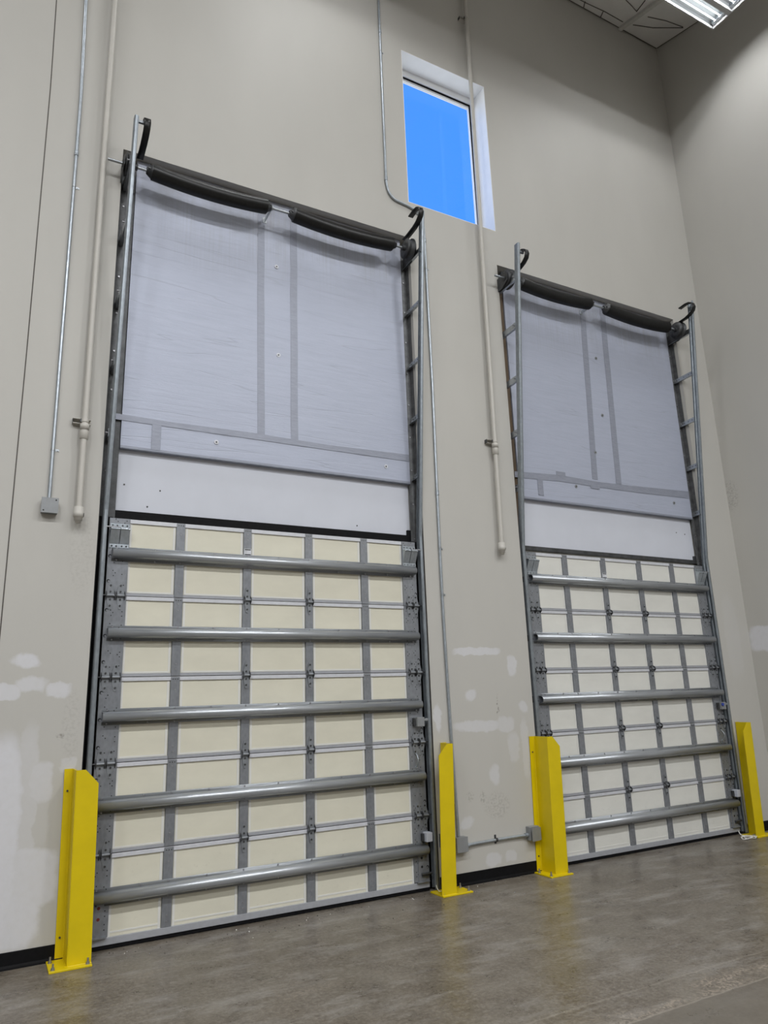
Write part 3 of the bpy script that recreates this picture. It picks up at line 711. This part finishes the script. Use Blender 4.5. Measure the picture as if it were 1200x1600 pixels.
org = Vector((2.885, -.016, .4))
T = thing('conduit', org, 'grey conduit with an offset bend under the window, right of the cream door', 'conduit')
def smooth(pts, n=6):
    out = []
    P = [pts[0]] + pts + [pts[-1]]
    for i in range(1, len(P) - 2):
        p0, p1, p2, p3 = map(Vector, P[i - 1:i + 3])
        for k_ in range(n):
            t = k_ / n; out.append(.5 * ((2 * p1) + (p2 - p0) * t + (2 * p0 - 5 * p1 + 4 * p2 - p3) * t * t + (3 * p1 - p0 - 3 * p2 + p3) * t ** 3))
    return out + [Vector(pts[-1])]
bend = [(2.425, -.016, 10.9), (2.425, -.016, 9.0), (2.428, -.016, 7.9), (2.430, -.016, 7.10), (2.436, -.016, 6.98), (2.462, -.016, 6.885), (2.525, -.016, 6.823), (2.62, -.016, 6.805), (2.70, -.016, 6.793), (2.79, -.016, 6.762), (2.848, -.016, 6.70), (2.878, -.016, 6.60), (2.884, -.016, 6.48), (2.884, -.016, 5.8), (2.884, -.016, 4.7), (2.872, -.016, 3.5), (2.868, -.016, 2.4), (2.884, -.016, 1.2), (2.905, -.016, .41)]
MB().tube(smooth(bend), .0135, 12).build('conduit_pipe', 'galvb', T, org)
for x, z in ((2.425, 9.03), (2.430, 7.05), (2.884, 6.42), (2.873, 3.56)): q = MB(); coupling(q, (x, -.018, z)); q.build('coupling', 'galvb', T, org)
for x, z in ((2.425, 8.75), (2.884, 6.08), (2.870, 3.0), (2.870, 2.55)): q = MB(); strap(q, (x, -.0165, z)); q.build('strap', 'galv', T, org)
org = Vector((2.92, -.03, .345))
T = thing('junction_box', org, 'grey junction box just right of the second yellow guard from left', 'junction box', 'grey junction boxes on the wall')
MB().box(2.855, 2.968, -.060, -.0005, .285, .405).build('box_body', 'greybox', T, org, .004); MB().box(2.853, 2.970, -.064, -.0605, .283, .407).build('cover_plate', 'greybox', T, org)
org = Vector((3.725, -.03, .35))
T = thing('junction_box', org, 'tilted grey junction box just left of the third yellow guard', 'junction box', 'grey junction boxes on the wall')
MB().box(3.668, 3.782, -.058, -.0005, .290, .408).build('box_body', 'greybox', T, org, .004)
q = MB(); q.ext([(3.672, -.088, .285), (3.796, -.062, .285), (3.796, -.062, .398), (3.672, -.088, .398)], (0, .004, 0)); q.build('cover_plate', 'greybox', T, org)
org = Vector((3.31, -.03, .335))
T = thing('conduit', org, 'short horizontal conduit low on the wall between two grey boxes', 'conduit')
q = MB(); q.tube([(2.972, -.028, .328), (3.1, -.020, .331), (3.3, -.018, .334), (3.55, -.020, .336), (3.664, -.028, .337)], .0125, 12); q.build('conduit_pipe', 'galvb', T, org)
q = MB(); q.cyl((2.970, -.028, .328), (1, 0, 0), .019, .03, 12); q.cyl((3.634, -.027, .337), (1, 0, 0), .019, .032, 12); q.build('connector', 'galvb', T, org)
q = MB(); q.cyl((3.30, -.018, .334), (1, 0, 0), .0165, .022, 12); q.box(3.301, 3.321, -.004, -.0005, .30, .375); q.build('strap', 'darksteel', T, org)
# safety sensor on the jamb behind the second guard
def sensor(x, label):
    org = Vector((x, -.03, .40)); T = thing('safety_sensor', org, label, 'sensor', 'door safety sensors')
    q = MB(); q.box(x - .028, x + .030, -.055, -.002, .365, .435); q.build('sensor_body', 'darksteel', T, org, .003)
    q = MB(); q.box(x - .034, x - .029, -.05, -.002, .34, .45); q.cyl((x - .034, -.028, .40), (-1, 0, 0), .012, .006, 12); q.build('sensor_bracket', 'galv', T, org)
sensor(2.742, 'small dark sensor on the wall edge behind the second yellow guard from left')
# white cords
q = MB(); q.tube(smooth([(2.640, -.03, .055), (2.645, -.05, .02), (2.66, -.07, .010), (2.70, -.07, .03), (2.73, -.06, .10), (2.745, -.045, .22), (2.748, -.035, .36)]), .0045, 8)
tag(q.build('loose_cord', 'cord', None, (2.66, -.05, .006)), 'thin white cord hanging in a loop at the cream door\'s bottom right corner', 'cord')
q = MB(); rng = random.Random(4); P = []
for i in range(34):
    t = i / 33; a = t * 4 * PI
    P.append((6.60 + .13 * math.cos(a) * (1 - .3 * t) + .03 * math.sin(3 * a), -.165 + .05 * math.sin(a) + .025 * math.cos(2.3 * a), .006 + .006 * (i % 3)))
P = [(6.62, -.02, .05), (6.615, -.06, .012)] + P
q.tube(smooth(P, 4), .0045, 8)
tag(q.build('tangled_string', 'cord', None, (6.60, -.165, .0015)), 'tangle of white string on the floor by the off-white door', 'string')
# crumbs of debris along the thresholds
q = MB(); rng = random.Random(9)
for i in range(70):
    x = rng.uniform(-.1, 3.4) if i < 85 else rng.uniform(4, 7); y = -.02 - abs(rng.gauss(0, .16)); r = rng.uniform(.002, .0055)
    q.tube([(x, y, .001), (x + r * .4, y, .001 + r * .6), (x + r, y + r * .5, .002 + r * .5)], [r, r * .8, r * .3], 5, rng.choice((0, 0, 1, 2)))
o = q.build('floor_debris', ['crease', 'bolt', 'cord']); tag(o, 'small crumbs of debris scattered on the concrete near the doors', 'debris', None, 'stuff')

# ------------------------------------------------------------------ ceiling lights
def build_light(x, y, label, watts, grp='fluorescent high-bay ceiling lights', hz=.058):
    L, W, zb = 1.22, .516, 10.0; x0, x1, y0, y1 = x - L / 2, x + L / 2, y - W / 2, y + W / 2
    org = Vector((x, y, zb)); T = thing('ceiling_light', org, label, 'ceiling light', grp)
    h = MB(); t = .012
    h.box(x0, x1, y0, y1, zb + .10, zb + .13); h.box(x0, x1, y0, y0 + t, zb, zb + .10); h.box(x0, x1, y1 - t, y1, zb, zb + .10); h.box(x0, x0 + t, y0 + t, y1 - t, zb, zb + .10); h.box(x1 - t, x1, y0 + t, y1 - t, zb, zb + .10)
    h.box(x0 + .2, x1 - .2, y - .09, y + .09, zb + .13, zb + .20)
    h.build('housing', 'lampwhite', T, org)
    r = MB(); r.ext([(x0 + t, y - .032, zb + .004), (x0 + t, y + .032, zb + .004), (x0 + t, y + .045, zb + .09), (x0 + t, y - .045, zb + .09)], (L - 2 * t, 0, 0)); r.build('center_reflector', 'lampwhite', T, org)
    for dx in (t, L - t - .05):
        e = MB(); e.box(x0 + dx, x0 + dx + .05, y0 + .03, y1 - .03, zb + .04, zb + .09); e.build('lamp_holder', 'galv', T, org)
    for dy in (.080, .155, .361, .436):
        yy_ = y1 - dy
        q = MB(); q.cyl((x0 + .065, yy_, zb + hz), (1, 0, 0), .008, L - .13, 12); q.build('lamp_tube', 'tube', T, org)
        ld = bpy.data.lights.new('tube_light', 'AREA'); ld.shape = 'RECTANGLE'; ld.size = L - .13; ld.size_y = .02; ld.energy = watts / 4; ld.color = (.97, .985, 1.0)
        lo = bpy.data.objects.new('tube_light', ld); COL.objects.link(lo); lo.parent = T; lo.location = Vector((x, yy_, zb + hz - .010)) - org
    for dx in (.25, L - .25):
        c_ = MB(); c_.cyl((x0 + dx, y, zb + .13), (0, 0, 1), .004, .83, 8); c_.build('hanger_cable', 'galv', T, org)
    return T
build_light(6.175, -1.512, 'lit fluorescent ceiling light in the upper right corner', 38)
rest = None
def copy_light(src, x, y):
    r = src.copy(); COL.objects.link(r); r.location = (x, y, 10.0)
    for ch in list(src.children):
        c_ = ch.copy(); COL.objects.link(c_); c_.parent = r
    return r
G = 'ceiling lights farther back in the hall'
near = build_light(1.6, -1.512, 'fluorescent ceiling light farther back along the hall, outside the picture', 45, G)
copy_light(near, -3.0, -1.512)
far = build_light(5.2, -8.0, 'fluorescent ceiling light farther back along the hall, outside the picture', 350, G, .021)
for x in (.8, -3.6, -7.4): copy_light(far, x, -8.0)
for y, watts in ((-13.0, 260), (-19.2, 120)):
    row = build_light(5.2, y, 'fluorescent ceiling light farther back along the hall, outside the picture', watts, G, .021)
    for x in (.8, -3.6, -7.4): copy_light(row, x, y)

# ------------------------------------------------------------------ sky
wd = bpy.data.worlds.new('sky'); C.world = wd; wd.use_nodes = True; nt = wd.node_tree; nt.nodes.clear(); k = NB(nt)
o = k.n('ShaderNodeOutputWorld'); bg = k.n('ShaderNodeBackground')
s = k.sepxyz(k.n('ShaderNodeTexCoord').outputs['Generated'])
nt.links.new(k.ramp(k.math('ADD', k.math('MULTIPLY', s[2], .5), .5), [(0., (.50, .52, .55)), (.49, (.50, .52, .55)), (.51, (.45, .58, .85)), (.68, (.10, .24, .60)), (.77, (.0260, .116, .37)), (.9, (.0235, .106, .35))]), bg.inputs[0]); bg.inputs[1].default_value = 3.6
nt.links.new(bg.outputs[0], o.inputs[0])

C.view_settings.view_transform = 'Standard'; C.view_settings.look = 'None'; C.view_settings.gamma = 1; C.view_settings.use_curve_mapping = False
C.view_settings.exposure = -0.18
